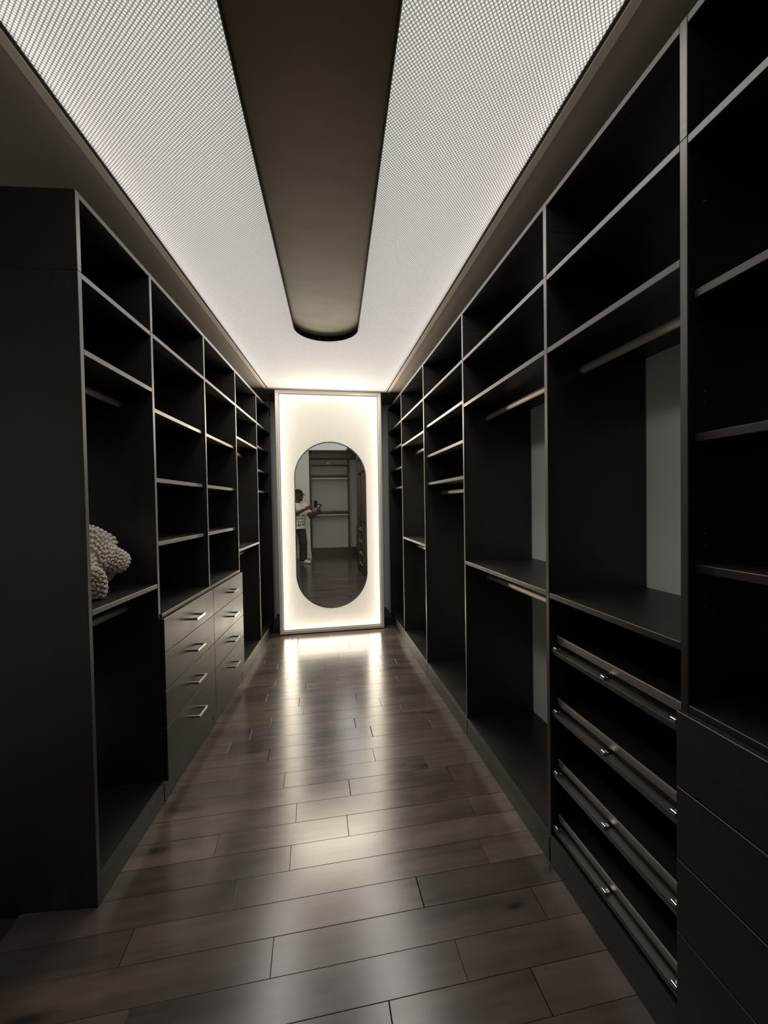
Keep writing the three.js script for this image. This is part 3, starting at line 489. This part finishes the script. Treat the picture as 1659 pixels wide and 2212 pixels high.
  const brim = (x, y, z) => { const q = V(x, y, z).sub(headC), r = q.dot(Hr), u = q.dot(Hu), f = q.dot(Hf); return Math.max(Math.abs(u - 0.050 + 0.35 * Math.max(0, f - 0.08) + 3.2 * r * r) - 0.0035, Math.hypot(r / 0.078, (f - 0.075) / 0.095) * 0.08 - 0.08, 0.06 - f); };
  part('cap', surfaceNets((x, y, z) => { const q = (x - headC.x) * Hu.x + (y - headC.y) * Hu.y + (z - headC.z) * Hu.z; return Math.min(Math.max(shell(x, y, z), 0.044 - q), brim(x, y, z)); }, ...box(hp(0, 0.07, 0.03), 0.17), 0.004), capM, g);
  for (const s of [-1, 1]) { const e = part('eye', new THREE.SphereGeometry(0.0115, 14, 10), M.white, g, hp(0.031 * s, 0.004, 0.0755).toArray()); part('iris', new THREE.SphereGeometry(0.006, 10, 8), M.black, e, Hf.clone().multiplyScalar(0.0070).toArray()); }
  const jaw = blend(0.02, head); part('beard', surfaceNets((x, y, z) => { const q = V(x, y, z).sub(headC), r = q.dot(Hr), u = q.dot(Hu), f = q.dot(Hf); return Math.max(jaw(x, y, z) - 0.0035, u + 0.064 + 0.35 * Math.min(0.05, Math.abs(r)) - 0.25 * Math.max(0, 0.06 - f), 0.030 - f); }, ...box(hp(0, -0.085, 0.055), 0.09), 0.004), capM, g);

  // phone on the camera's own axes: its rear lens sits at the camera
  const ph = tag(base('phone', [0, EYE, 0]), 'dark phone clamped upright on the hand gimbal, seen in the mirror', 'phone'); ph.rotation.order = 'YXZ'; ph.rotation.copy(camera.rotation);
  part('case', bx(0.073, 0.149, 0.008, 0.022, -0.050, 0.0085, 0.0025), M.black, ph);
  part('camera_bump', bx(0.036, 0.038, 0.003, 0.006, -0.001, 0.0025, 0.0012), M.black, ph);
  for (const [x, y] of [[0.009, -0.009], [0.013, 0.010]]) part('lens', cyl(0.0065, 0.002, 18).rotateX(Math.PI / 2), new THREE.MeshStandardMaterial({ color: C(0.02, 0.02, 0.03), roughness: 0.1 }), ph, [x, y, 0.0008]);
  const gb = tag(base('phone_gimbal', [0, 0, 0]), 'black hand gimbal with angled arm held up to the phone', 'gimbal');
  const rod = (a, b, r) => { const d = b.clone().sub(a), m = new THREE.CylinderGeometry(r, r, d.length(), 14); m.applyQuaternion(new THREE.Quaternion().setFromUnitVectors(V(0, 1, 0), d.clone().normalize())); m.translate(...a.clone().add(b).multiplyScalar(0.5).toArray()); return m; };
  part('clamp', [bx(0.086, 0.026, 0.014, 0.025, 1.302, 0.024, 0.002), bx(0.006, 0.03, 0.026, -0.0165, 1.302, 0.018, 0.001), bx(0.006, 0.03, 0.026, 0.066, 1.302, 0.018, 0.001)], M.black, gb);
  part('arm', [rod(V(0.03, 1.302, 0.034), V(0.100, 1.290, 0.040), 0.010), rod(V(0.100, 1.290, 0.040), V(0.136, 1.278, 0.044), 0.011), rod(V(0.136, 1.278, 0.044), V(0.100, 1.222, 0.046), 0.010), rod(V(0.136, 1.292, 0.044), V(0.136, 1.262, 0.044), 0.016)], M.black, gb);
  part('grip', [rod(V(0.099, 1.235, 0.046), V(0.097, 1.105, 0.044), 0.0155), rod(V(0.099, 1.236, 0.046), V(0.098, 1.215, 0.046), 0.018)], M.black, gb);
}

renderer.render(scene, camera);
